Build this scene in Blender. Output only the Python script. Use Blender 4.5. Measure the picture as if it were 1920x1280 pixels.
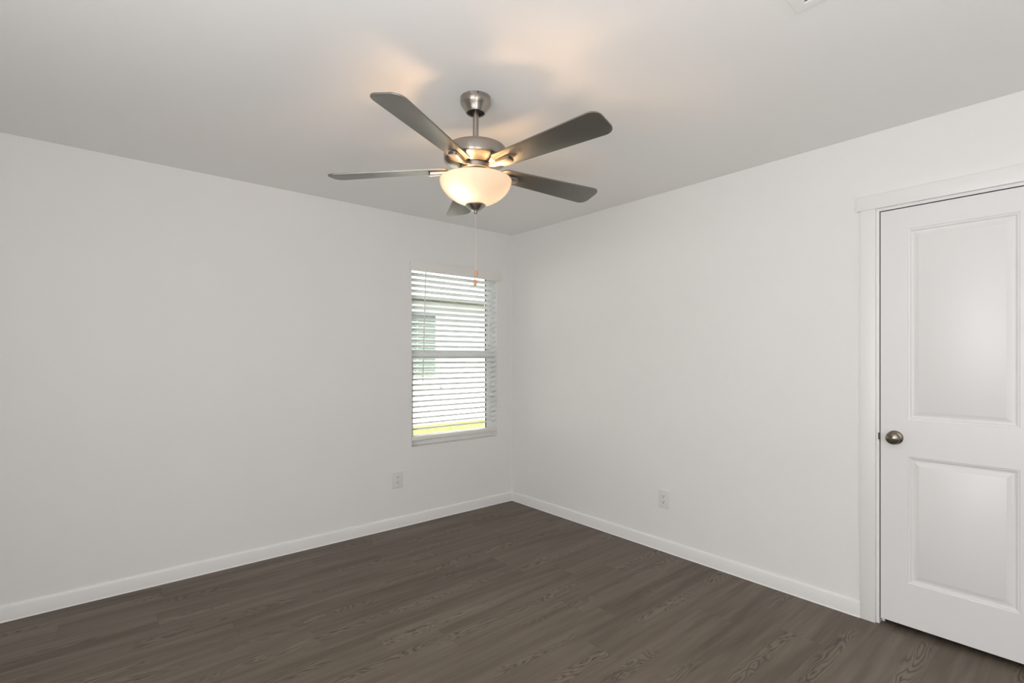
import bpy, bmesh, math, random
from mathutils import Vector, Matrix

for o in list(bpy.data.objects):
    bpy.data.objects.remove(o, do_unlink=True)
S = bpy.context.scene
COL = S.collection
PI = math.pi
# World axes: the far room corner is the origin. The window wall is the plane Y=0
# (room at Y<0), the door wall is the plane X=0 (room at X<0). Ceiling height H.
H = 2.44

# ------------------------------------------------------------------ camera
AZ = math.radians(49.84)
FWD = Vector((math.cos(AZ), math.sin(AZ), 0.0))
RGT = Vector((math.sin(AZ), -math.cos(AZ), 0.0))
CAM = Vector((-4.668 * FWD.x, -4.668 * FWD.y, 1.321))
cd = bpy.data.cameras.new('camera')
cam = bpy.data.objects.new('camera', cd)
COL.objects.link(cam)
cd.sensor_width = 36.0
cd.lens = 36.0 * 947.0 / 1920.0
cd.shift_y = 29.0 / 1920.0
cd.clip_start = 0.02
cam.location = CAM
cam.rotation_euler = (PI / 2, 0, AZ - PI / 2)
S.camera = cam

# ------------------------------------------------------------------ view, sky, sun, added fill
S.view_settings.view_transform = 'Standard'
S.view_settings.look = 'None'
S.view_settings.gamma = 1.0
S.view_settings.use_curve_mapping = False
S.view_settings.exposure = 0.0
S.cycles.use_denoising = True
S.cycles.max_bounces = 14
S.cycles.diffuse_bounces = 10
S.cycles.glossy_bounces = 6
S.cycles.transparent_max_bounces = 16
S.cycles.sample_clamp_indirect = 0.0
S.cycles.blur_glossy = 0.5

W = bpy.data.worlds.new('sky')
S.world = W
W.use_nodes = True
bg = W.node_tree.nodes['Background']
bg.inputs['Color'].default_value = (0.93, 0.97, 1.0, 1)
bg.inputs['Strength'].default_value = 4.5


def lamp(name, kind, energy, color, loc, rot=(0, 0, 0), **kw):
    d = bpy.data.lights.new(name, kind)
    d.energy = energy
    d.color = color
    for k, v in kw.items():
        setattr(d, k, v)
    o = bpy.data.objects.new(name, d)
    o.location = loc
    o.rotation_euler = rot
    COL.objects.link(o)
    return o


# sun from behind this house: it lights the lawn and the neighbouring house, not the room
lamp('sun', 'SUN', 17.0, (1.0, 0.96, 0.88), (0, -6, 9), (math.radians(60), 0, math.radians(-22)), angle=math.radians(0.6))
# added upward disc behind the camera, filling the room like a bounced flash
lamp('bounce_fill', 'AREA', 23.5, (0.972, 0.98, 1.0), (-3.05, -4.02, 0.80), (math.radians(180), 0, 0),
     shape='DISK', size=1.2)
# added daylight-toned panel at the rear wall; no window is built there
lamp('rear_fill', 'AREA', 10.5, (0.985, 0.985, 1.0), (-3.45, -4.88, 1.40), (math.radians(-90), 0, 0),
     shape='RECTANGLE', size=0.9, size_y=1.6)

# added panel at the side wall to brighten the door wall, without a window
lamp('side_fill', 'AREA', 47.0, (0.982, 0.98, 1.0), (-4.08, -3.25, 1.35), (0, math.radians(-90), 0),
     shape='RECTANGLE', size=1.6, size_y=1.6)


# ------------------------------------------------------------------ node helper
class NT:
    def __init__(self, name):
        self.m = bpy.data.materials.new(name)
        self.m.use_nodes = True
        self.t = self.m.node_tree
        self.b = self.t.nodes['Principled BSDF']
        self.out = self.t.nodes['Material Output']

    def n(self, typ, **kw):
        x = self.t.nodes.new(typ)
        for k, v in kw.items():
            setattr(x, k, v)
        return x

    def l(self, a, b):
        self.t.links.new(a, b)

    def put(self, v, sock):
        if isinstance(v, bpy.types.NodeSocket):
            self.l(v, sock)
        else:
            sock.default_value = v

    def math(self, op, a, b=0.0, c=0.0, clamp=False):
        x = self.n('ShaderNodeMath', operation=op)
        x.use_clamp = clamp
        self.put(a, x.inputs[0])
        self.put(b, x.inputs[1])
        self.put(c, x.inputs[2])
        return x.outputs[0]

    def obj(self):
        return self.n('ShaderNodeTexCoord').outputs['Object']

    def noise(self, vec, scale, detail=2.0, rough=0.5, dist=0.0):
        x = self.n('ShaderNodeTexNoise')
        if vec is not None:
            self.l(vec, x.inputs['Vector'])
        x.inputs['Scale'].default_value = scale
        x.inputs['Detail'].default_value = detail
        x.inputs['Roughness'].default_value = rough
        x.inputs['Distortion'].default_value = dist
        return x.outputs[0]

    def rng(self, v, a, b, c, d, smooth=False):
        x = self.n('ShaderNodeMapRange')
        if smooth:
            x.interpolation_type = 'SMOOTHSTEP'
        self.put(v, x.inputs['Value'])
        for i, q in enumerate((a, b, c, d)):
            x.inputs[1 + i].default_value = q
        return x.outputs[0]

    def mix(self, f, a, b):
        x = self.n('ShaderNodeMix', data_type='RGBA')
        self.put(f, x.inputs[0])
        self.put(a, x.inputs[6])
        self.put(b, x.inputs[7])
        return x.outputs[2]

    def bump(self, h, strength, dist):
        x = self.n('ShaderNodeBump')
        x.inputs['Strength'].default_value = strength
        x.inputs['Distance'].default_value = dist
        self.l(h, x.inputs['Height'])
        self.l(x.outputs[0], self.b.inputs['Normal'])

    def set(self, **kw):
        for k, v in kw.items():
            self.put(v, self.b.inputs[k.replace('_', ' ')])
        return self


def rgb(r, g, b):
    def f(c):
        c /= 255.0
        return c / 12.92 if c <= 0.04045 else ((c + 0.055) / 1.055) ** 2.4
    return (f(r), f(g), f(b), 1.0)


# ------------------------------------------------------------------ materials
def mat_paint(name, col, rough=0.6, scale=90, amp=0.00025, spec=0.3):
    k = NT(name)
    v = k.obj()
    h = k.noise(v, scale, 3.0, 0.55)
    c2 = tuple(c * 0.985 for c in col[:3]) + (1,)
    c = k.mix(k.noise(v, 1.3, 2.0), col, c2)
    k.set(Base_Color=c, Roughness=rough, Specular_IOR_Level=spec)
    if amp:
        k.bump(h, 0.6, amp)
    return k.m


def mat_plain(name, col, rough=0.45, metal=0.0, spec=0.5, var=0.04, scale=40):
    k = NT(name)
    c2 = tuple(c * (1 - var) for c in col[:3]) + (1,)
    k.set(Base_Color=k.mix(k.noise(k.obj(), scale, 2.0), col, c2), Roughness=rough, Metallic=metal, Specular_IOR_Level=spec)
    return k.m


M = {}
M['wall'] = mat_paint('wall_paint', (0.79, 0.787, 0.775, 1), 0.62, 110, 0.0004)
M['ceiling'] = mat_paint('ceiling_paint', (0.88, 0.875, 0.865, 1), 0.8, 60, 0.0007, 0.15)
M['trim'] = mat_paint('trim_paint', (0.80, 0.795, 0.785, 1), 0.38, 30, 0.0, 0.45)
M['door'] = mat_paint('door_paint', (0.765, 0.76, 0.755, 1), 0.36, 400, 0.00005, 0.45)
M['plastic'] = mat_plain('white_plastic', (0.735, 0.73, 0.72, 1), 0.35)
M['register'] = mat_plain('white_enamel', (0.88, 0.875, 0.87, 1), 0.4)
M['vinyl'] = mat_plain('white_vinyl', (0.80, 0.80, 0.78, 1), 0.35)
M['slat'] = mat_plain('white_blind_slat', (0.80, 0.79, 0.76, 1), 0.4)
k = NT('white_vinyl_slat')
k.set(Base_Color=k.mix(k.noise(k.obj(), 30, 2.0), (0.88, 0.88, 0.865, 1), (0.86, 0.86, 0.84, 1)), Roughness=0.4)
tl = k.n('ShaderNodeBsdfTranslucent')
tl.inputs['Color'].default_value = (0.88, 0.89, 0.895, 1)
mx = k.n('ShaderNodeMixShader')
mx.inputs[0].default_value = 0.65
k.l(k.b.outputs[0], mx.inputs[1])
k.l(tl.outputs[0], mx.inputs[2])
k.l(mx.outputs[0], k.out.inputs['Surface'])
M['thin_slat'] = k.m
M['dark'] = mat_plain('dark_gap', (0.012, 0.011, 0.010, 1), 0.7)
M['rubber_and_gap'] = mat_plain('black_rubber_and_gap', (0.01, 0.01, 0.01, 1), 0.6)  # for seals, and for the painted shade in the door gap
M['cord'] = mat_plain('white_cord', (0.8, 0.79, 0.76, 1), 0.7)
M['caulk'] = mat_plain('white_caulk', (0.85, 0.84, 0.82, 1), 0.5)


def mat_nickel(name, col, rough, axis='Z', streak=600):
    k = NT(name)
    v = k.obj()
    mp = k.n('ShaderNodeMapping')
    mp.inputs['Scale'].default_value = (1, 1, streak) if axis == 'Z' else (1, streak, 1)
    k.l(v, mp.inputs['Vector'])
    s = k.noise(mp.outputs[0], 2.0, 2.0)
    c = k.mix(s, col, tuple(x * 0.94 for x in col[:3]) + (1,))
    k.set(Base_Color=c, Metallic=1.0, Roughness=k.rng(s, 0.3, 0.7, rough - 0.02, rough + 0.02),
          Anisotropic=0.8, Anisotropic_Rotation=0.25)
    tg = k.n('ShaderNodeTangent', direction_type='RADIAL', axis='Z')
    k.l(tg.outputs[0], k.b.inputs['Tangent'])
    return k.m


M['nickel'] = mat_nickel('brushed_nickel', (0.42, 0.385, 0.345, 1), 0.3)
M['knob'] = mat_nickel('satin_nickel_knob', (0.23, 0.205, 0.165, 1), 0.26)
M['blade'] = mat_plain('silver_blade', (0.27, 0.26, 0.24, 1), 0.42, 0.9, 0.5, 0.03, 25)
M['chain'] = mat_plain('nickel_chain', (0.62, 0.59, 0.54, 1), 0.3, 0.9)
k = NT('light_wood_pull')
mp = k.n('ShaderNodeMapping')
mp.inputs['Scale'].default_value = (900, 900, 90)
k.l(k.obj(), mp.inputs['Vector'])
k.set(Base_Color=k.mix(k.noise(mp.outputs[0], 1.0, 2.0), rgb(204, 152, 114), rgb(182, 126, 90)), Roughness=0.35)
M['wood'] = k.m

# frosted glass bowl, lit by the bulbs inside
k = NT('frosted_glass_bowl')
tr = k.n('ShaderNodeBsdfTranslucent')
tr.inputs['Color'].default_value = (0.56, 0.585, 0.62, 1)
df = k.n('ShaderNodeBsdfDiffuse')
df.inputs['Color'].default_value = (0.85, 0.80, 0.72, 1)
gl = k.n('ShaderNodeBsdfGlossy')
gl.inputs['Roughness'].default_value = 0.25
m1 = k.n('ShaderNodeMixShader')
m1.inputs[0].default_value = 0.70
k.l(df.outputs[0], m1.inputs[1])
k.l(tr.outputs[0], m1.inputs[2])
fr = k.n('ShaderNodeFresnel')
fr.inputs['IOR'].default_value = 1.35
m2 = k.n('ShaderNodeMixShader')
k.l(fr.outputs[0], m2.inputs[0])
k.l(m1.outputs[0], m2.inputs[1])
k.l(gl.outputs[0], m2.inputs[2])
k.l(m2.outputs[0], k.out.inputs['Surface'])
M['bowl'] = k.m

k = NT('window_glass')
tp = k.n('ShaderNodeBsdfTransparent')
tp.inputs['Color'].default_value = (0.96, 0.97, 0.965, 1)
gs = k.n('ShaderNodeBsdfGlossy')
gs.inputs['Roughness'].default_value = 0.02
fr = k.n('ShaderNodeFresnel')
fr.inputs['IOR'].default_value = 1.45
mx = k.n('ShaderNodeMixShader')
k.l(fr.outputs[0], mx.inputs[0])
k.l(tp.outputs[0], mx.inputs[1])
k.l(gs.outputs[0], mx.inputs[2])
k.l(mx.outputs[0], k.out.inputs['Surface'])
M['glass'] = k.m

# vinyl plank floor: boards run along X
k = NT('grey_brown_plank_floor')
PW, PL = 0.178, 1.22
sx = k.n('ShaderNodeSeparateXYZ')
k.l(k.obj(), sx.inputs[0])
px, py = sx.outputs[0], sx.outputs[1]
rowf = k.math('DIVIDE', k.math('ADD', py, 0.041), PW)
row = k.math('FLOOR', rowf)
wn = k.n('ShaderNodeTexWhiteNoise', noise_dimensions='1D')
k.l(row, wn.inputs['W'])
colf = k.math('ADD', k.math('DIVIDE', px, PL), k.math('MULTIPLY', wn.outputs['Value'], 7.31))
colm = k.math('FLOOR', colf)
cid = k.n('ShaderNodeCombineXYZ')
k.l(row, cid.inputs[0])
k.l(colm, cid.inputs[1])
wn2 = k.n('ShaderNodeTexWhiteNoise', noise_dimensions='3D')
k.l(cid.outputs[0], wn2.inputs['Vector'])
r1 = wn2.outputs['Value']
sc = k.n('ShaderNodeSeparateColor')
k.l(wn2.outputs['Color'], sc.inputs[0])
r2, r3 = sc.outputs[1], sc.outputs[2]
fv = k.math('SUBTRACT', k.math('FRACT', rowf), 0.5)          # -0.5..0.5 across a board
fu = k.math('FRACT', colf)


def vec(a, b, c):
    x = k.n('ShaderNodeCombineXYZ')
    k.put(a, x.inputs[0])
    k.put(b, x.inputs[1])
    k.put(c, x.inputs[2])
    return x.outputs[0]


off = k.math('MULTIPLY', r1, 91.7)
# broad tone inside a board, stretched along it
tone = k.noise(vec(k.math('MULTIPLY', px, 1.0), k.math('MULTIPLY', fv, 1.7), off), 1.0, 3.0, 0.6)
streak = k.noise(vec(k.math('MULTIPLY', px, 1.6), k.math('MULTIPLY', py, 26.0), off), 1.0, 3.5, 0.6)
fine = k.noise(vec(k.math('MULTIPLY', px, 9.0), k.math('MULTIPLY', py, 300.0), off), 1.0, 2.0, 0.6)
# cathedral figure: contour lines of a stretched height field around the board's middle
hf = k.noise(vec(k.math('MULTIPLY', px, 2.0), k.math('MULTIPLY', fv, 1.5), off), 1.0, 2.6, 0.55, 0.5)
cen = k.math('ABSOLUTE', k.math('ADD', fv, k.math('MULTIPLY', k.math('SUBTRACT', r2, 0.5), 0.5)))
hf = k.math('ADD', hf, k.math('MULTIPLY', cen, 0.42))
lines = k.math('SINE', k.math('MULTIPLY', hf, 125.0))
sharp = k.rng(lines, 0.5, 1.0, 0.0, 1.0)
light = k.rng(lines, -1.0, -0.2, 1.0, 0.0)
patch = k.noise(vec(k.math('MULTIPLY', px, 1.5), k.math('MULTIPLY', row, 3.7), off), 1.0, 1.5)
m_v = k.rng(cen, 0.06, 0.27, 1.0, 0.0, True)
mask = k.math('MULTIPLY', m_v, k.rng(patch, 0.46, 0.58, 0.0, 1.0, True))
base = k.mix(k.rng(tone, 0.30, 0.70, 0.0, 1.0), rgb(89, 79, 68), rgb(120, 110, 98))
base = k.mix(k.rng(r3, 0, 1, 0, 0.45), base, rgb(102, 91, 80))
base = k.mix(k.rng(streak, 0.42, 0.72, 0.0, 0.42), base, rgb(82, 72, 61))
base = k.mix(k.rng(fine, 0.45, 0.8, 0.0, 0.22), base, rgb(124, 113, 101))
base = k.mix(k.math('MULTIPLY', k.math('MULTIPLY', sharp, mask), 0.75), base, rgb(62, 53, 45))
base = k.mix(k.math('MULTIPLY', k.math('MULTIPLY', light, mask), 0.42), base, rgb(136, 125, 112))
# joints
ev = k.math('MULTIPLY', k.math('SUBTRACT', 0.5, k.math('ABSOLUTE', fv)), PW)
eu = k.math('MULTIPLY', k.math('SUBTRACT', 0.5, k.math('ABSOLUTE', k.math('SUBTRACT', fu, 0.5))), PL)
edge = k.math('MINIMUM', ev, eu)
joint = k.rng(edge, 0.0003, 0.0013, 1.0, 0.0)
base = k.mix(k.math('MULTIPLY', joint, 0.30), base, rgb(62, 54, 47))
k.set(Base_Color=base, Roughness=k.rng(streak, 0.3, 0.7, 0.50, 0.60), Specular_IOR_Level=0.35)
hh = k.math('SUBTRACT', k.math('MULTIPLY', k.math('MULTIPLY', lines, mask), -0.25), joint)
k.bump(hh, 0.35, 0.0006)
M['floor'] = k.m

# outdoors
k = NT('lawn_grass')
g1 = k.noise(k.obj(), 9.0, 4.0, 0.7)
k.set(Base_Color=k.mix(k.rng(g1, 0.3, 0.7, 0, 1), (0.105, 0.125, 0.022, 1), (0.20, 0.19, 0.055, 1)), Roughness=0.9)
k.bump(k.noise(k.obj(), 60.0, 3.0), 0.8, 0.03)
M['lawn'] = k.m
k = NT('white_lap_siding')
sp = k.n('ShaderNodeSeparateXYZ')
k.l(k.obj(), sp.inputs[0])
lap = k.math('FRACT', k.math('DIVIDE', sp.outputs[2], 0.15))
k.set(Base_Color=(0.82, 0.82, 0.80, 1), Roughness=0.6)
k.bump(k.math('MULTIPLY', lap, -1.0), 0.5, 0.012)
M['siding'] = k.m
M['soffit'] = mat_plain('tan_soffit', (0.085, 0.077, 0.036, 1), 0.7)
M['shingle'] = mat_plain('pale_shingles', (0.62, 0.60, 0.56, 1), 0.9, 0, 0.2, 0.3, 14)
M['shutter'] = mat_plain('pale_green_louvres', (0.14, 0.18, 0.155, 1), 0.5)
M['dkglass'] = mat_plain('dark_green_gap', (0.035, 0.055, 0.042, 1), 0.3)


# ------------------------------------------------------------------ mesh helpers
def add_box(bm, x0, x1, y0, y1, z0, z1):
    vs = [bm.verts.new((x, y, z)) for x in (x0, x1) for y in (y0, y1) for z in (z0, z1)]
    for f in ((0, 1, 3, 2), (4, 6, 7, 5), (0, 4, 5, 1), (2, 3, 7, 6), (0, 2, 6, 4), (1, 5, 7, 3)):
        bm.faces.new([vs[i] for i in f])
    return vs


def bx(bounds, bevel=0.0, seg=2):
    bm = bmesh.new()
    add_box(bm, *bounds)
    if bevel:
        bmesh.ops.bevel(bm, geom=bm.edges[:], offset=bevel, segments=seg, profile=0.5, affect='EDGES')
    return bm


def add_lathe(bm, prof, seg=64, c=(0, 0, 0), cap0=False, cap1=False):
    rings = []
    for r, z in prof:
        if r < 1e-6:
            rings.append([bm.verts.new((c[0], c[1], c[2] + z))])
        else:
            rings.append([bm.verts.new((c[0] + r * math.cos(2 * PI * i / seg), c[1] + r * math.sin(2 * PI * i / seg), c[2] + z))
                          for i in range(seg)])
    for a, b in zip(rings, rings[1:]):
        for i in range(seg):
            j = (i + 1) % seg
            if len(a) == 1 and len(b) == 1:
                continue
            if len(a) == 1:
                bm.faces.new((a[0], b[j], b[i]))
            elif len(b) == 1:
                bm.faces.new((a[i], a[j], b[0]))
            else:
                bm.faces.new((a[i], a[j], b[j], b[i]))
    if cap0 and len(rings[0]) > 1:
        bm.faces.new(rings[0])
    if cap1 and len(rings[-1]) > 1:
        bm.faces.new(rings[-1])


def lathe(prof, seg=64, **kw):
    bm = bmesh.new()
    add_lathe(bm, prof, seg, **kw)
    return bm


def add_prism(bm, pts, z0, z1):
    n = len(pts)
    a = [bm.verts.new((p[0], p[1], z0)) for p in pts]
    b = [bm.verts.new((p[0], p[1], z1)) for p in pts]
    bm.faces.new(a)
    bm.faces.new(b)
    for i in range(n):
        j = (i + 1) % n
        bm.faces.new((a[i], a[j], b[j], b[i]))


def add_tube(bm, p0, p1, r, seg=10):
    p0, p1 = Vector(p0), Vector(p1)
    d = (p1 - p0)
    q = d.to_track_quat('Z', 'Y')
    ra, rb = [], []
    for i in range(seg):
        v = q @ Vector((r * math.cos(2 * PI * i / seg), r * math.sin(2 * PI * i / seg), 0))
        ra.append(bm.verts.new(p0 + v))
        rb.append(bm.verts.new(p1 + v))
    bm.faces.new(ra)
    bm.faces.new(rb)
    for i in range(seg):
        j = (i + 1) % seg
        bm.faces.new((ra[i], ra[j], rb[j], rb[i]))


def tube(p0, p1, r, seg=10):
    bm = bmesh.new()
    add_tube(bm, p0, p1, r, seg)
    return bm


def obj(name, bm, mat, parent=None, loc=None, rot=None, smooth=35):
    bmesh.ops.recalc_face_normals(bm, faces=bm.faces[:])
    me = bpy.data.meshes.new(name)
    bm.to_mesh(me)
    bm.free()
    if smooth:
        for p in me.polygons:
            p.use_smooth = True
        me.set_sharp_from_angle(angle=math.radians(smooth))
    me.materials.append(mat)
    o = bpy.data.objects.new(name, me)
    COL.objects.link(o)
    if parent:
        o.parent = parent
    if loc:
        o.location = loc
    if rot:
        o.rotation_euler = rot
    return o


def empty(name, loc=(0, 0, 0), rot=(0, 0, 0)):
    o = bpy.data.objects.new(name, None)
    o.empty_display_size = 0.1
    o.location = loc
    o.rotation_euler = rot
    COL.objects.link(o)
    return o


def tag(o, label, cat, group=None, kind=None):
    o['label'] = label
    o['category'] = cat
    if group:
        o['group'] = group
    if kind:
        o['kind'] = kind
    return o


def struct(o, label, cat):
    return tag(o, label, cat, kind='structure')


# ------------------------------------------------------------------ room shell
XL, YR = -4.10, -4.90            # side wall and rear wall (behind the camera)
TW = 0.14                        # wall thickness
WX0, WX1, WZ0, WZ1 = -1.039, -0.176, 0.608, 2.080     # window opening
DY0, DY1, DZ1 = -3.453, -2.808, 2.058                 # rough door opening (inside the jamb boards)
CX = 1.05                        # depth of the closet behind the door

bm = bx((XL - TW, CX + TW, YR - TW, TW, -0.12, 0.0))
struct(obj('floor', bm, M['floor'], smooth=0), 'grey brown wood-look plank floor', 'floor')
bm = bx((XL - TW, CX + TW, YR - TW, TW, H, H + 0.12))
struct(obj('ceiling', bm, M['ceiling'], smooth=0), 'white lightly textured flat ceiling', 'ceiling')

bm = bmesh.new()
add_box(bm, XL - TW, WX0, 0, TW, 0, H)
add_box(bm, WX1, CX + TW, 0, TW, 0, H)
add_box(bm, WX0, WX1, 0, TW, 0, WZ0)
add_box(bm, WX0, WX1, 0, TW, WZ1, H)
struct(obj('wall_left', bm, M['wall'], smooth=0), 'white wall with the window in it', 'wall')
bm = bmesh.new()
add_box(bm, 0, 0.12, DY1, 0, 0, H)
add_box(bm, 0, 0.12, YR, DY0, 0, H)
add_box(bm, 0, 0.12, DY0, DY1, DZ1, H)
struct(obj('wall_right', bm, M['wall'], smooth=0), 'white wall with the panelled door in it', 'wall')
struct(obj('wall_rear', bx((XL - TW, CX + TW, YR - TW, YR, 0, H)), M['wall'], smooth=0), 'white wall behind the camera', 'wall')
struct(obj('wall_side', bx((XL - TW, XL, YR, 0, 0, H)), M['wall'], smooth=0), 'white wall left of the camera', 'wall')
struct(obj('wall_closet', bx((CX, CX + TW, YR, 0, 0, H)), M['wall'], smooth=0), 'wall at the back of the closet behind the door', 'wall')


# baseboards: a profile run along a wall, with a bead of caulk at the floor
def baseboard(name, p0, p1, inward, label):
    p0, p1, w = Vector(p0), Vector(p1), Vector(inward)
    prof = [(0, 0), (0.0165, 0), (0.0165, 0.0015), (0.0135, 0.0048), (0.0125, 0.006), (0.0125, 0.069), (0.010, 0.076), (0.005, 0.0815), (0, 0.0825)]
    bm = bmesh.new()
    a = [bm.verts.new(p0 + w * u + Vector((0, 0, z))) for u, z in prof]
    b = [bm.verts.new(p1 + w * u + Vector((0, 0, z))) for u, z in prof]
    n = len(prof)
    bm.faces.new(a)
    bm.faces.new(b)
    for i in range(n):
        j = (i + 1) % n
        bm.faces.new((a[i], a[j], b[j], b[i]))
    return struct(obj(name, bm, M['trim'], smooth=28), label, 'baseboard')


baseboard('baseboard_left', (XL, 0, 0), (0, 0, 0), (0, -1, 0), 'white baseboard along the window wall')
baseboard('baseboard_right', (0, 0, 0), (0, -2.749, 0), (-1, 0, 0), 'white baseboard between the corner and the door casing')
baseboard('baseboard_side', (XL, YR, 0), (XL, 0, 0), (1, 0, 0), 'white baseboard along the wall left of the camera')
baseboard('baseboard_rear', (0, YR, 0), (XL, YR, 0), (0, 1, 0), 'white baseboard along the wall behind the camera')

# ------------------------------------------------------------------ door, its jamb and casing
CT = 0.0145                       # casing thickness
trim = struct(empty('trim_1', (0, -3.13, 0)), 'white flat casing around the panelled door', 'door casing')
trim.location = (0, 0, 0)
obj('casing_leg', bx((-CT, 0, -2.8145, -2.749, 0, 2.0565), 0.0012), M['trim'], trim)
obj('casing_leg', bx((-CT, 0, -3.5115, -3.4465, 0, 2.0565), 0.0012), M['trim'], trim)
obj('casing_head', bx((-CT - 0.004, 0, -3.5265, -2.734, 2.0565, 2.128), 0.0012), M['trim'], trim)

door = struct(empty('door_1', (0, -3.13, 0)), 'white two panel interior door with a nickel knob', 'door')
door.location = (0, 0, 0)
bm = bmesh.new()
JT = 0.0165
jy0, jy1 = DY0 + 0.0, DY1 - 0.0
add_box(bm, 0.0, 0.118, -2.8275, DY1, 0.0, 2.043)       # strike side
add_box(bm, 0.0, 0.118, DY0, -3.4335, 0.0, 2.043)       # hinge side
add_box(bm, 0.0, 0.118, DY0, DY1, 2.043, DZ1)           # head
add_box(bm, 0.043, 0.056, -2.840, -2.8275, 0, 2.043)    # stops
add_box(bm, 0.043, 0.056, -3.4335, -3.421, 0, 2.043)
add_box(bm, 0.043, 0.056, -3.4335, -2.8275, 2.031, 2.043)
obj('door_jamb', bm, M['trim'], door, smooth=0)


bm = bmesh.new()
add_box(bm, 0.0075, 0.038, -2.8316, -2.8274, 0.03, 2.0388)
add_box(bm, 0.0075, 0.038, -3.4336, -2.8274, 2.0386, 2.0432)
obj('door_gap_shade', bm, M['rubber_and_gap'], door, smooth=0)  # black strips standing in for the shade in the gap around the slab


def door_slab():
    """Moulded two panel slab; the panels are pressed into both skins."""
    y0, y1, z0, z1 = -3.4305, -2.8315, 0.029, 2.0385
    x0, x1 = 0.004, 0.039
    pan = [(-3.322, -2.940, 1.018, 1.936), (-3.322, -2.940, 0.235, 0.843)]
    bm = bmesh.new()
    # front face grid with two holes
    ys = [y0, pan[0][0], pan[0][1], y1]
    zs = [z0, pan[1][2], pan[1][3], pan[0][2], pan[0][3], z1]

    def face_at(x, holes):
        g = {}
        for i, y in enumerate(ys):
            for j, z in enumerate(zs):
                g[i, j] = bm.verts.new((x, y, z))
        for i in range(3):
            for j in range(5):
                if holes and i == 1 and j in (1, 3):
                    continue
                bm.faces.new((g[i, j], g[i + 1, j], g[i + 1, j + 1], g[i, j + 1]))
        return g
    gf = face_at(x0, True)
    gb = face_at(x1, False)
    per = [(i, 0) for i in range(3)] + [(3, j) for j in range(5)] + [(i, 5) for i in range(3, 0, -1)] + [(0, j) for j in range(5, 0, -1)]
    for a, b in zip(per, per[1:] + per[:1]):
        bm.faces.new((gf[a], gf[b], gb[b], gb[a]))
    # sticking profile: (inset, depth) steps from the face to the raised field
    prof = [(0.0, 0.0), (0.0015, 0.0022), (0.005, 0.0035), (0.0075, 0.0036), (0.010, 0.0060), (0.015, 0.0092), (0.0185, 0.0098),
            (0.021, 0.0098), (0.030, 0.0072), (0.038, 0.0045), (0.0415, 0.0034), (0.0425, 0.0030)]
    for (a0, a1, b0, b1), j in zip(pan, (3, 1)):
        prev = [gf[1, j], gf[2, j], gf[2, j + 1], gf[1, j + 1]]
        for ins, dep in prof[1:]:
            cur = [bm.verts.new((x0 + dep, y, z)) for y, z in
                   ((a0 + ins, b0 + ins), (a1 - ins, b0 + ins), (a1 - ins, b1 - ins), (a0 + ins, b1 - ins))]
            for q in range(4):
                r = (q + 1) % 4
                bm.faces.new((prev[q], prev[r], cur[r], cur[q]))
            prev = cur
        bm.faces.new(prev)
    return bm


obj('door_slab', door_slab(), M['door'], door, smooth=22)
# knob: axis along -X
KY, KZ = -2.890, 0.929
kn = obj('door_knob', lathe([(0, 0.0535), (0.004, 0.0533), (0.012, 0.0520), (0.020, 0.0495), (0.026, 0.0465), (0.0292, 0.0430), (0.0300, 0.0395), (0.0290, 0.036),
                             (0.0250, 0.031), (0.018, 0.0265), (0.0135, 0.023), (0.0125, 0.018), (0.0125, 0.006)], 64),
         M['knob'], door, (0.004, KY, KZ), (0, -PI / 2, 0), 40)
obj('knob_rose', lathe([(0, 0.0), (0.0335, 0.0), (0.0335, 0.003), (0.031, 0.0065), (0.024, 0.009), (0.014, 0.010), (0, 0.010)], 48), M['knob'], kn, smooth=40)
bm = bx((0.001, 0.040, -2.8295, -2.8270, 0.9015, 0.9575), 0.0006)
add_box(bm, -0.0035, 0.001, -2.8300, -2.8235, 0.9125, 0.9465)
obj('strike_plate', bm, M['knob'], door)

# ------------------------------------------------------------------ window (single hung) in its recess
win = struct(empty('window_1', (0, 0, 0)), 'white vinyl single hung window behind the blind', 'window')
FY0, FY1 = 0.080, 0.139


def frame_bm(x0, x1, z0, z1, y0, y1, l, r, b, t, bev=0.0):
    bm = bmesh.new()
    add_box(bm, x0, x0 + l, y0, y1, z0, z1)
    add_box(bm, x1 - r, x1, y0, y1, z0, z1)
    add_box(bm, x0 + l, x1 - r, y0, y1, z0, z0 + b)
    add_box(bm, x0 + l, x1 - r, y0, y1, z1 - t, z1)
    return bm


obj('window_frame', frame_bm(WX0, WX1, WZ0, WZ1, FY0, FY1, 0.024, 0.024, 0.03, 0.024), M['vinyl'], win, smooth=0)
us = obj('upper_sash', frame_bm(WX0 + 0.024, WX1 - 0.024, 1.320, WZ1 - 0.024, 0.108, 0.132, 0.020, 0.020, 0.060, 0.022), M['vinyl'], win, smooth=0)
obj('pane', bx((WX0 + 0.044, WX1 - 0.044, 0.119, 0.123, 1.380, WZ1 - 0.046)), M['glass'], us, smooth=0)
ls = obj('lower_sash', frame_bm(WX0 + 0.024, WX1 - 0.024, WZ0 + 0.03, 1.354, 0.082, 0.107, 0.036, 0.036, 0.045, 0.046), M['vinyl'], win, smooth=0)
obj('pane', bx((WX0 + 0.060, WX1 - 0.060, 0.093, 0.097, WZ0 + 0.075, 1.308)), M['glass'], ls, smooth=0)
bm = bmesh.new()
add_box(bm, -0.64, -0.575, 0.083, 0.105, 1.354, 1.361)
add_box(bm, -0.622, -0.60, 0.081, 0.1, 1.361, 1.369)
obj('sash_lock', bm, M['vinyl'], win, smooth=0)
bm = bmesh.new()
add_box(bm, WX1 - 0.0475, WX1 - 0.0435, 0.1075, 0.119, 1.380, WZ1 - 0.046)
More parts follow.
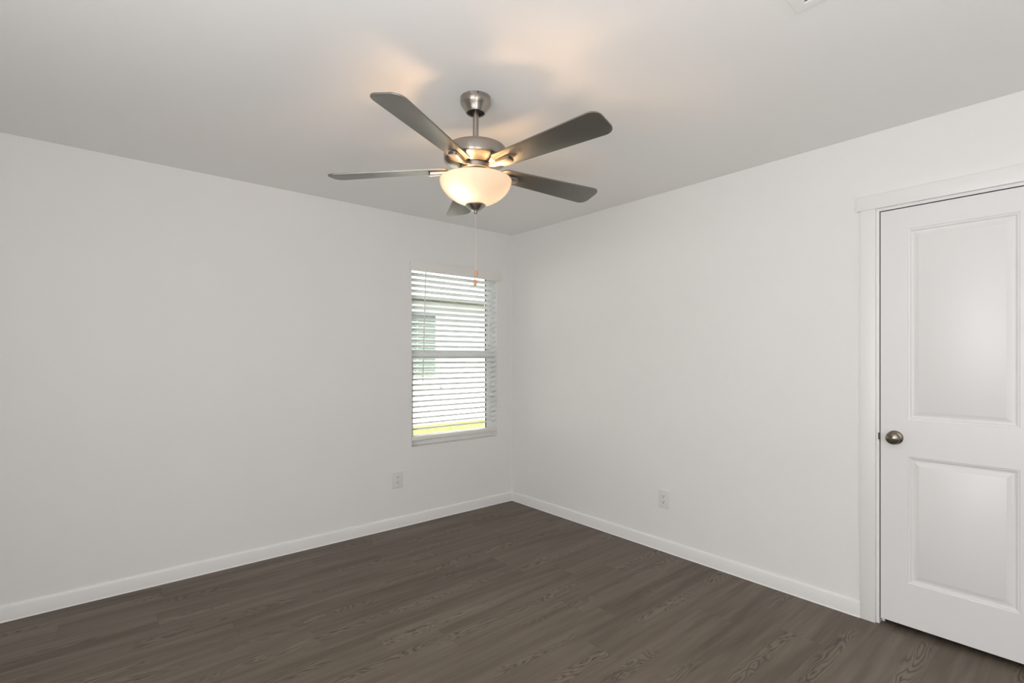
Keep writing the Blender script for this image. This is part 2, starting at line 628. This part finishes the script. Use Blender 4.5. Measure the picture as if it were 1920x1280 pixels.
add_box(bm, WX1 - 0.0650, WX1 - 0.0595, 0.084, 0.093, WZ0 + 0.075, 1.308)
obj('glazing_seal', bm, M['rubber_and_gap'], win, smooth=0)

# ------------------------------------------------------------------ blind
bl = tag(empty('window_blind', ((WX0 + WX1) / 2, 0.03, WZ0)), 'white horizontal slat blind hanging in the window recess', 'window blind')
BO = Vector(bl.location)


def rel(bm):
    bmesh.ops.translate(bm, verts=bm.verts[:], vec=-BO)
    return bm


bm = bx((-1.057, -0.143, -0.020, -0.008, 2.004, 2.0865), 0.002)
add_box(bm, -1.057, -1.047, -0.008, 0.0, 2.006, 2.085)
add_box(bm, -0.153, -0.143, -0.008, 0.0, 2.006, 2.085)
obj('valance', rel(bm), M['slat'], bl)
obj('headrail', rel(bx((WX0 + 0.004, WX1 - 0.004, 0.004, 0.056, 2.030, 2.077), 0.001)), M['slat'], bl)
TILT = math.radians(21)
BY = 0.031
PITCH = 0.0443
zs = [1.982 - PITCH * i for i in range(29)]
bm = bmesh.new()
n_ = 8
for z in zs:
    # a slightly crowned slat, inner edge up
    top, bot = [], []
    for i in range(n_ + 1):
        s = -0.025 + 0.05 * i / n_
        crown = 0.0012 * (1 - (s / 0.025) ** 2)
        for lst, th in ((top, 0.0015), (bot, -0.0015)):
            yy = s * math.cos(TILT) + (crown + th) * math.sin(TILT)
            zz = -s * math.sin(TILT) + (crown + th) * math.cos(TILT)
            lst.append((bm.verts.new((WX0 + 0.005, BY + yy, z + zz)), bm.verts.new((WX1 - 0.005, BY + yy, z + zz))))
    for i in range(n_):
        bm.faces.new((top[i][0], top[i][1], top[i + 1][1], top[i + 1][0]))
        bm.faces.new((bot[i][0], bot[i + 1][0], bot[i + 1][1], bot[i][1]))
        for e in (0, 1):
            bm.faces.new((top[i][e], top[i + 1][e], bot[i + 1][e], bot[i][e]))
    bm.faces.new((top[0][0], bot[0][0], bot[0][1], top[0][1]))
    bm.faces.new((top[n_][0], top[n_][1], bot[n_][1], bot[n_][0]))
obj('slat_panel', rel(bm), M['thin_slat'], bl, smooth=30)
RZ = 0.655
obj('bottom_rail', rel(bx((WX0 + 0.005, WX1 - 0.005, BY - 0.026, BY + 0.026, RZ, RZ + 0.030), 0.004)), M['slat'], bl)
for xc in (-0.868, -0.608, -0.338):
    bm = bmesh.new()
    for dx in (-0.006, 0.008):
        for yy in (BY - 0.0262, BY + 0.0262):
            add_tube(bm, (xc + dx, yy, RZ + 0.02), (xc + dx, yy, 2.035), 0.0006, 6)
    add_tube(bm, (xc, BY, RZ + 0.02), (xc, BY, 2.035), 0.0007, 6)
    obj('ladder_cord', rel(bm), M['cord'], bl)
wd = obj('tilt_wand', rel(tube((-0.915, -0.0055, 2.012), (-0.943, -0.008, 1.125), 0.0042, 8)), M['cord'], bl)
bm = bmesh.new()
add_tube(bm, (-0.7695, -0.003, 2.01), (-0.7695, -0.004, 1.085), 0.0011, 6)
add_lathe(bm, [(0, 0.014), (0.003, 0.012), (0.0055, 0.0), (0.005, -0.012), (0, -0.014)], 12, c=(-0.7695, -0.004, 1.075))
obj('lift_cord', rel(bm), M['cord'], bl)


# ------------------------------------------------------------------ wall outlets (local +Y faces the room)
def outlet(loc, rotz, label):
    o = tag(empty('wall_outlet', loc, (0, 0, rotz)), label, 'wall outlet', 'duplex wall outlets')
    bm = bx((-0.0425, 0.0425, 0.0, 0.0065, -0.0625, 0.0625))
    es = [e for e in bm.edges if all(v.co.y > 0.005 for v in e.verts)]
    bmesh.ops.bevel(bm, geom=es, offset=0.004, segments=3, profile=0.6, affect='EDGES')
    add_tube(bm, (0, 0.0064, 0), (0, 0.0073, 0), 0.0032, 12)
    obj('cover_plate', bm, M['plastic'], o, smooth=30)
    for zc in (0.0195, -0.0195):
        pts = []
        for i in range(40):
            t = 2 * PI * i / 40
            pts.append((0.0170 * math.cos(t), max(-0.0135, min(0.0135, 0.0170 * math.sin(t)))))
        bm = bmesh.new()
        a = [bm.verts.new((p[0], 0.0060, zc + p[1])) for p in pts]
        b = [bm.verts.new((p[0], 0.0085, zc + p[1])) for p in pts]
        bm.faces.new(b)
        for i in range(40):
            j = (i + 1) % 40
            bm.faces.new((a[i], a[j], b[j], b[i]))
        rc = obj('receptacle', bm, M['plastic'], o, smooth=30)
        bm = bmesh.new()
        add_box(bm, -0.0078, -0.0052, 0.0084, 0.0087, zc - 0.0005, zc + 0.0085)
        add_box(bm, 0.0052, 0.0078, 0.0084, 0.0087, zc + 0.0005, zc + 0.0075)
        add_tube(bm, (0, 0.0084, zc - 0.0065), (0, 0.0087, zc - 0.0065), 0.0030, 12)
        obj('socket_slots', bm, M['dark'], rc, smooth=0)
    return o


outlet((-1.163, 0.0, 0.370), PI, 'white duplex outlet on the window wall, below left of the window')
outlet((0.0, -1.606, 0.354), PI / 2, 'white duplex outlet low on the wall between the corner and the door')

# ------------------------------------------------------------------ ceiling register
vent = tag(empty('ceiling_vent', (-1.245 - 0.18, -2.912 - 0.105, H)), 'white metal air register on the ceiling near the door side, at the top edge', 'ceiling vent')
bm = bmesh.new()
VX, VY = 0.18, 0.105
outer = [(-VX, -VY), (VX, -VY), (VX, VY), (-VX, VY)]
steps = [(0.0, 0.0), (0.0, -0.003), (0.002, -0.0050), (0.034, -0.0070), (0.036, -0.006), (0.036, 0.0)]
prev = None
for ins, z in steps:
    cur = [bm.verts.new((x - math.copysign(ins, x), y - math.copysign(ins, y), z)) for x, y in outer]
    if prev:
        for q in range(4):
            r = (q + 1) % 4
            bm.faces.new((prev[q], prev[r], cur[r], cur[q]))
    prev = cur
obj('register_frame', bm, M['register'], vent, smooth=30)
obj('duct_opening', bx((-VX + 0.035, VX - 0.035, -VY + 0.035, VY - 0.035, -0.0008, -0.0001)), M['dark'], vent, smooth=0)
for i in range(11):
    xx = -0.134 + 0.0255 * i
    bm = bmesh.new()
    pts = [(-0.0085, -0.0012), (0.0085, -0.0066), (0.0090, -0.0058), (-0.008, -0.0002)]
    a = [bm.verts.new((xx + p[0], -VY + 0.0365, p[1])) for p in pts]
    b = [bm.verts.new((xx + p[0], VY - 0.0365, p[1])) for p in pts]
    bm.faces.new(a)
    bm.faces.new(b)
    for q in range(4):
        r = (q + 1) % 4
        bm.faces.new((a[q], a[r], b[r], b[q]))
    obj('louvre', bm, M['register'], vent, smooth=0)

# ------------------------------------------------------------------ ceiling fan
FD = 2.186
fp = CAM + FWD * FD + RGT * (-68.0 / 947.0 * FD)
FX, FY = fp.x, fp.y
fan = tag(empty('ceiling_fan', (FX, FY, H)), 'brushed nickel ceiling fan with five silver blades and a lit glass bowl', 'ceiling fan')
TOP = H


def zz(prof):
    return [(r, z - TOP) for r, z in prof]


cn = obj('canopy', lathe(zz([(0.0, 2.4395), (0.0655, 2.4395), (0.0655, 2.4275), (0.0648, 2.4268), (0.0648, 2.4258), (0.0655, 2.4250), (0.0652, 2.414),
                             (0.062, 2.4075), (0.056, 2.400), (0.0505, 2.392), (0.0465, 2.384), (0.0435, 2.378), (0.041, 2.3745), (0.0375, 2.3745), (0.0365, 2.379),
                             (0.0365, 2.395)]), 72), M['nickel'], fan)
obj('canopy_throat', lathe(zz([(0.0364, 2.384), (0.032, 2.3825), (0.0128, 2.3835)]), 40), M['rubber_and_gap'], cn)
az_c = math.atan2(-FWD.y, -FWD.x)      # direction from the fan towards the room's rear corner
for da in (-0.22, 0.22):
    d = Vector((math.cos(az_c + da), math.sin(az_c + da), 0))
    c = Vector((0, 0, 2.434 - TOP))
    obj('canopy_screw', tube(c + d * 0.0652, c + d * 0.0668, 0.0030, 12), M['dark'] if da > 0 else M['chain'], cn)
obj('downrod', lathe(zz([(0.0124, 2.40), (0.0124, 2.226)]), 32), M['nickel'], fan)
obj('motor_housing', lathe(zz([(0.0124, 2.236), (0.020, 2.2355), (0.024, 2.231), (0.06, 2.2305), (0.112, 2.2265), (0.124, 2.2225), (0.1295, 2.2195), (0.1305, 2.2170),
                               (0.1330, 2.2140), (0.1355, 2.205), (0.1372, 2.190), (0.1375, 2.178), (0.1372, 2.1685), (0.1355, 2.1660), (0.1310, 2.1625),
                               (0.122, 2.1575), (0.105, 2.1515), (0.078, 2.1460), (0.077, 2.1485), (0.03, 2.149)]), 96), M['nickel'], fan)
obj('blade_ring', lathe(zz([(0.03, 2.1478), (0.0665, 2.1478), (0.070, 2.1455), (0.070, 2.126), (0.068, 2.1235), (0.03, 2.1235)]), 64), M['nickel'], fan)
obj('switch_housing', lathe(zz([(0.03, 2.1235), (0.052, 2.1225), (0.054, 2.118), (0.056, 2.1135), (0.0645, 2.1115), (0.0655, 2.1085), (0.056, 2.1065), (0.050, 2.103),
                                (0.046, 2.094), (0.046, 2.078), (0.043, 2.074), (0.0, 2.073)]), 64), M['nickel'], fan)


def blade_outline():
    r0, r1 = 0.122, 0.646
    w0, w1 = 0.0455, 0.0675

    def hw(r):
        return w0 + (w1 - w0) * min(1.0, (r - r0) / (0.60 - r0))
    pts = []

    def corner(cx, cy, rad, a0, a1, n=8):
        for i in range(n + 1):
            a = a0 + (a1 - a0) * i / n
            pts.append((cx + rad * math.cos(a), cy + rad * math.sin(a)))
    # lower right, upper right, upper left, lower left (x out along the blade)
    corner(r1 - 0.036, -w1 + 0.036, 0.036, -PI / 2, 0)
    corner(r1 - 0.036, w1 - 0.036, 0.036, 0, PI / 2)
    corner(r0 + 0.022, w0 - 0.0215, 0.022, PI / 2, PI)
    corner(r0 + 0.022, -w0 + 0.0215, 0.022, PI, 1.5 * PI)
    return pts


PITCHB = math.radians(-11.5)     # left edge (looking outward) is the lower one
ZB = 2.1345
SAG = Matrix.Rotation(math.radians(-1.7), 4, RGT)   # the fan hangs a touch out of level
DROOP = (0.0, 0.5, 0.35, 1.3, 0.0)   # each blade sags a little differently
blade_mesh = iron_mesh = None
for kk in range(5):
    th = math.radians(-41 + 72 * kk)
    d = RGT * math.cos(th) + FWD * math.sin(th)
    rz = math.atan2(d.y, d.x)
    if kk == 0:
        bm = bmesh.new()
        add_prism(bm, blade_outline(), -0.0028, 0.0028)
        es = [e for e in bm.edges if abs(e.verts[0].co.z - e.verts[1].co.z) < 1e-6]
        bmesh.ops.bevel(bm, geom=es, offset=0.0013, segments=2, profile=0.5, affect='EDGES')
        bd = obj('blade', bm, M['blade'], fan, smooth=40)
        blade_mesh = bd.data
        # iron: a bar that leaves the ring, widens and ends in a blunt point under the blade
        sec = [(0.064, 0.0110, -0.0005, 0.0075), (0.085, 0.0105, -0.0065, 0.0080), (0.120, 0.0125, -0.0122, 0.0100), (0.165, 0.0165, -0.0126, 0.0118),
               (0.197, 0.0195, -0.0130, 0.0128), (0.2045, 0.0165, -0.0130, 0.0128), (0.2080, 0.0030, -0.0130, 0.0128)]
        bm = bmesh.new()
        prev = None
        for r, w, z, t in sec:
            cur = [bm.verts.new(p) for p in ((r, -w, z - t / 2 + 0.0012), (r, -w * 0.72, z - t / 2), (r, w * 0.72, z - t / 2), (r, w, z - t / 2 + 0.0012),
                                             (r, w, z + t / 2), (r, -w, z + t / 2))]
            if prev:
                for q in range(6):
                    s = (q + 1) % 6
                    bm.faces.new((prev[q], prev[s], cur[s], cur[q]))
            else:
                bm.faces.new(cur)
            prev = cur
        bm.faces.new(prev)
        ir = obj('blade_iron', bm, M['nickel'], bd, smooth=25)
        iron_mesh = ir.data
    else:
        bd = bpy.data.objects.new('blade', blade_mesh)
        COL.objects.link(bd)
        bd.parent = fan
        ir = bpy.data.objects.new('blade_iron', iron_mesh)
        COL.objects.link(ir)
        ir.parent = bd
    bd.rotation_euler = (SAG @ Matrix.Rotation(rz, 4, 'Z') @ Matrix.Rotation(math.radians(DROOP[kk]), 4, 'Y') @ Matrix.Rotation(PITCHB, 4, 'X')).to_euler()
    bd.location = (0, 0, ZB - TOP)
    # the iron is level across its width; undo the blade's pitch about its own axis near the ring
    ir.rotation_euler = (-PITCHB * 0.25, 0, 0)

bowl_prof = [(0.1500, 2.0840), (0.1540, 2.0850), (0.1558, 2.0825), (0.1550, 2.0740), (0.1520, 2.0625), (0.1460, 2.0490), (0.1370, 2.0355), (0.1250, 2.0225),
             (0.1100, 2.0105), (0.0920, 1.9990), (0.0700, 1.9885), (0.0480, 1.9815), (0.0250, 1.9780), (0.0080, 1.9775)]
inner_prof = [(0.0080, 1.9815), (0.0250, 1.9820), (0.0475, 1.9855), (0.0690, 1.9925), (0.0900, 2.0030), (0.1075, 2.0140), (0.1220, 2.0260), (0.1335, 2.0385),
              (0.1425, 2.0515), (0.1483, 2.0640), (0.1512, 2.0750), (0.1505, 2.0815), (0.1500, 2.0840)]
obj('light_bowl', lathe(zz(bowl_prof + inner_prof), 96), M['bowl'], fan)
obj('centre_rod', lathe(zz([(0.005, 2.074), (0.005, 1.975)]), 12), M['nickel'], fan)
obj('finial', lathe(zz([(0.006, 1.9790), (0.0400, 1.9800), (0.0435, 1.9785), (0.0438, 1.9755), (0.0415, 1.9720), (0.0390, 1.9700), (0.0300, 1.9630), (0.0215, 1.9570),
                        (0.0160, 1.9545), (0.0120, 1.9538), (0.0080, 1.9525), (0.0070, 1.9505), (0.0080, 1.9485), (0.0086, 1.9460), (0.0080, 1.9430), (0.0055, 1.9405),
                        (0.0, 1.9395)]), 48), M['nickel'], fan)
# the two bulbs in the bowl
for lat, dep, zb, e in ((-0.055, -0.060, 2.022, 3.7), (0.055, 0.060, 2.062, 4.2)):
    p = RGT * lat + FWD * dep
    lp = lamp('bulb_light', 'POINT', e, (1.0, 0.60, 0.30), (FX + p.x, FY + p.y, zb), shadow_soft_size=0.022)
# pull chains with small wooden pulls
for lat, z1 in ((0.0028, 1.695), (-0.0020, 1.656)):
    p = RGT * lat + FWD * -0.004
    bm = bmesh.new()
    z = 1.9425
    while z > z1:
        add_lathe(bm, [(0, 0.0011), (0.0007, 0.0007), (0.0009, 0), (0.0007, -0.0007), (0, -0.0011)], 6, c=(p.x, p.y, z - TOP))
        z -= 0.0036
    add_tube(bm, (p.x, p.y, 1.9425 - TOP), (p.x, p.y, z1 - TOP), 0.0004, 5)
    ch = obj('pull_chain', bm, M['chain'], fan)
    obj('pull_handle', lathe([(0, 0.0005), (0.0034, 0.0), (0.0054, -0.003), (0.0064, -0.008), (0.0070, -0.016), (0.0067, -0.022), (0.0052, -0.0265), (0.0030, -0.0280), (0, -0.0283)], 20),
        M['wood'], ch, (p.x, p.y, z1 - TOP))

# ------------------------------------------------------------------ outside the window
GZ = -0.15
obj_l = obj('ground', bx((-14, 26, TW + 0.001, 24, GZ - 0.1, GZ)), M['lawn'], smooth=0)
struct(obj_l, 'sunlit yellow green lawn outside the window', 'lawn')
ho = tag(empty('neighbouring_house', (6.0, 6.0, GZ)), 'white neighbouring house seen in bright sun through the blind', 'house')
HO = Vector(ho.location)


def relh(bm):
    bmesh.ops.translate(bm, verts=bm.verts[:], vec=-HO)
    return bm


obj('house_wall', relh(bx((-6, 20, 6.0, 13.0, GZ, 2.53))), M['siding'], ho, smooth=0)
bm = bmesh.new()
pr = [(5.25, 2.535), (5.25, 2.61), (9.5, 4.3), (13.6, 2.61), (13.6, 2.535)]
a = [bm.verts.new((-6.4, y, z)) for y, z in pr]
b = [bm.verts.new((20.4, y, z)) for y, z in pr]
bm.faces.new(a)
bm.faces.new(b)
for i in range(4):
    bm.faces.new((a[i], a[i + 1], b[i + 1], b[i]))
obj('house_roof', relh(bm), M['shingle'], ho, smooth=0)
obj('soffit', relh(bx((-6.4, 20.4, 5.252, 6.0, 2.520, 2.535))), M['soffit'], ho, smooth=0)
wf = obj('house_window', relh(bx((1.62, 2.84, 5.96, 6.0, 0.92, 2.28))), M['dkglass'], ho, smooth=0)
bm = bmesh.new()
for i in range(11):
    z = 0.918 + 0.1178 * i
    add_box(bm, 1.65, 2.36, 5.945, 5.962, z, z + 0.103)
    add_box(bm, 2.39, 2.83, 5.945, 5.962, z, z + 0.103)
add_box(bm, 2.36, 2.39, 5.94, 5.962, 0.92, 2.28)
obj('shutter_louvres', relh(bm), M['shutter'], ho, smooth=0)
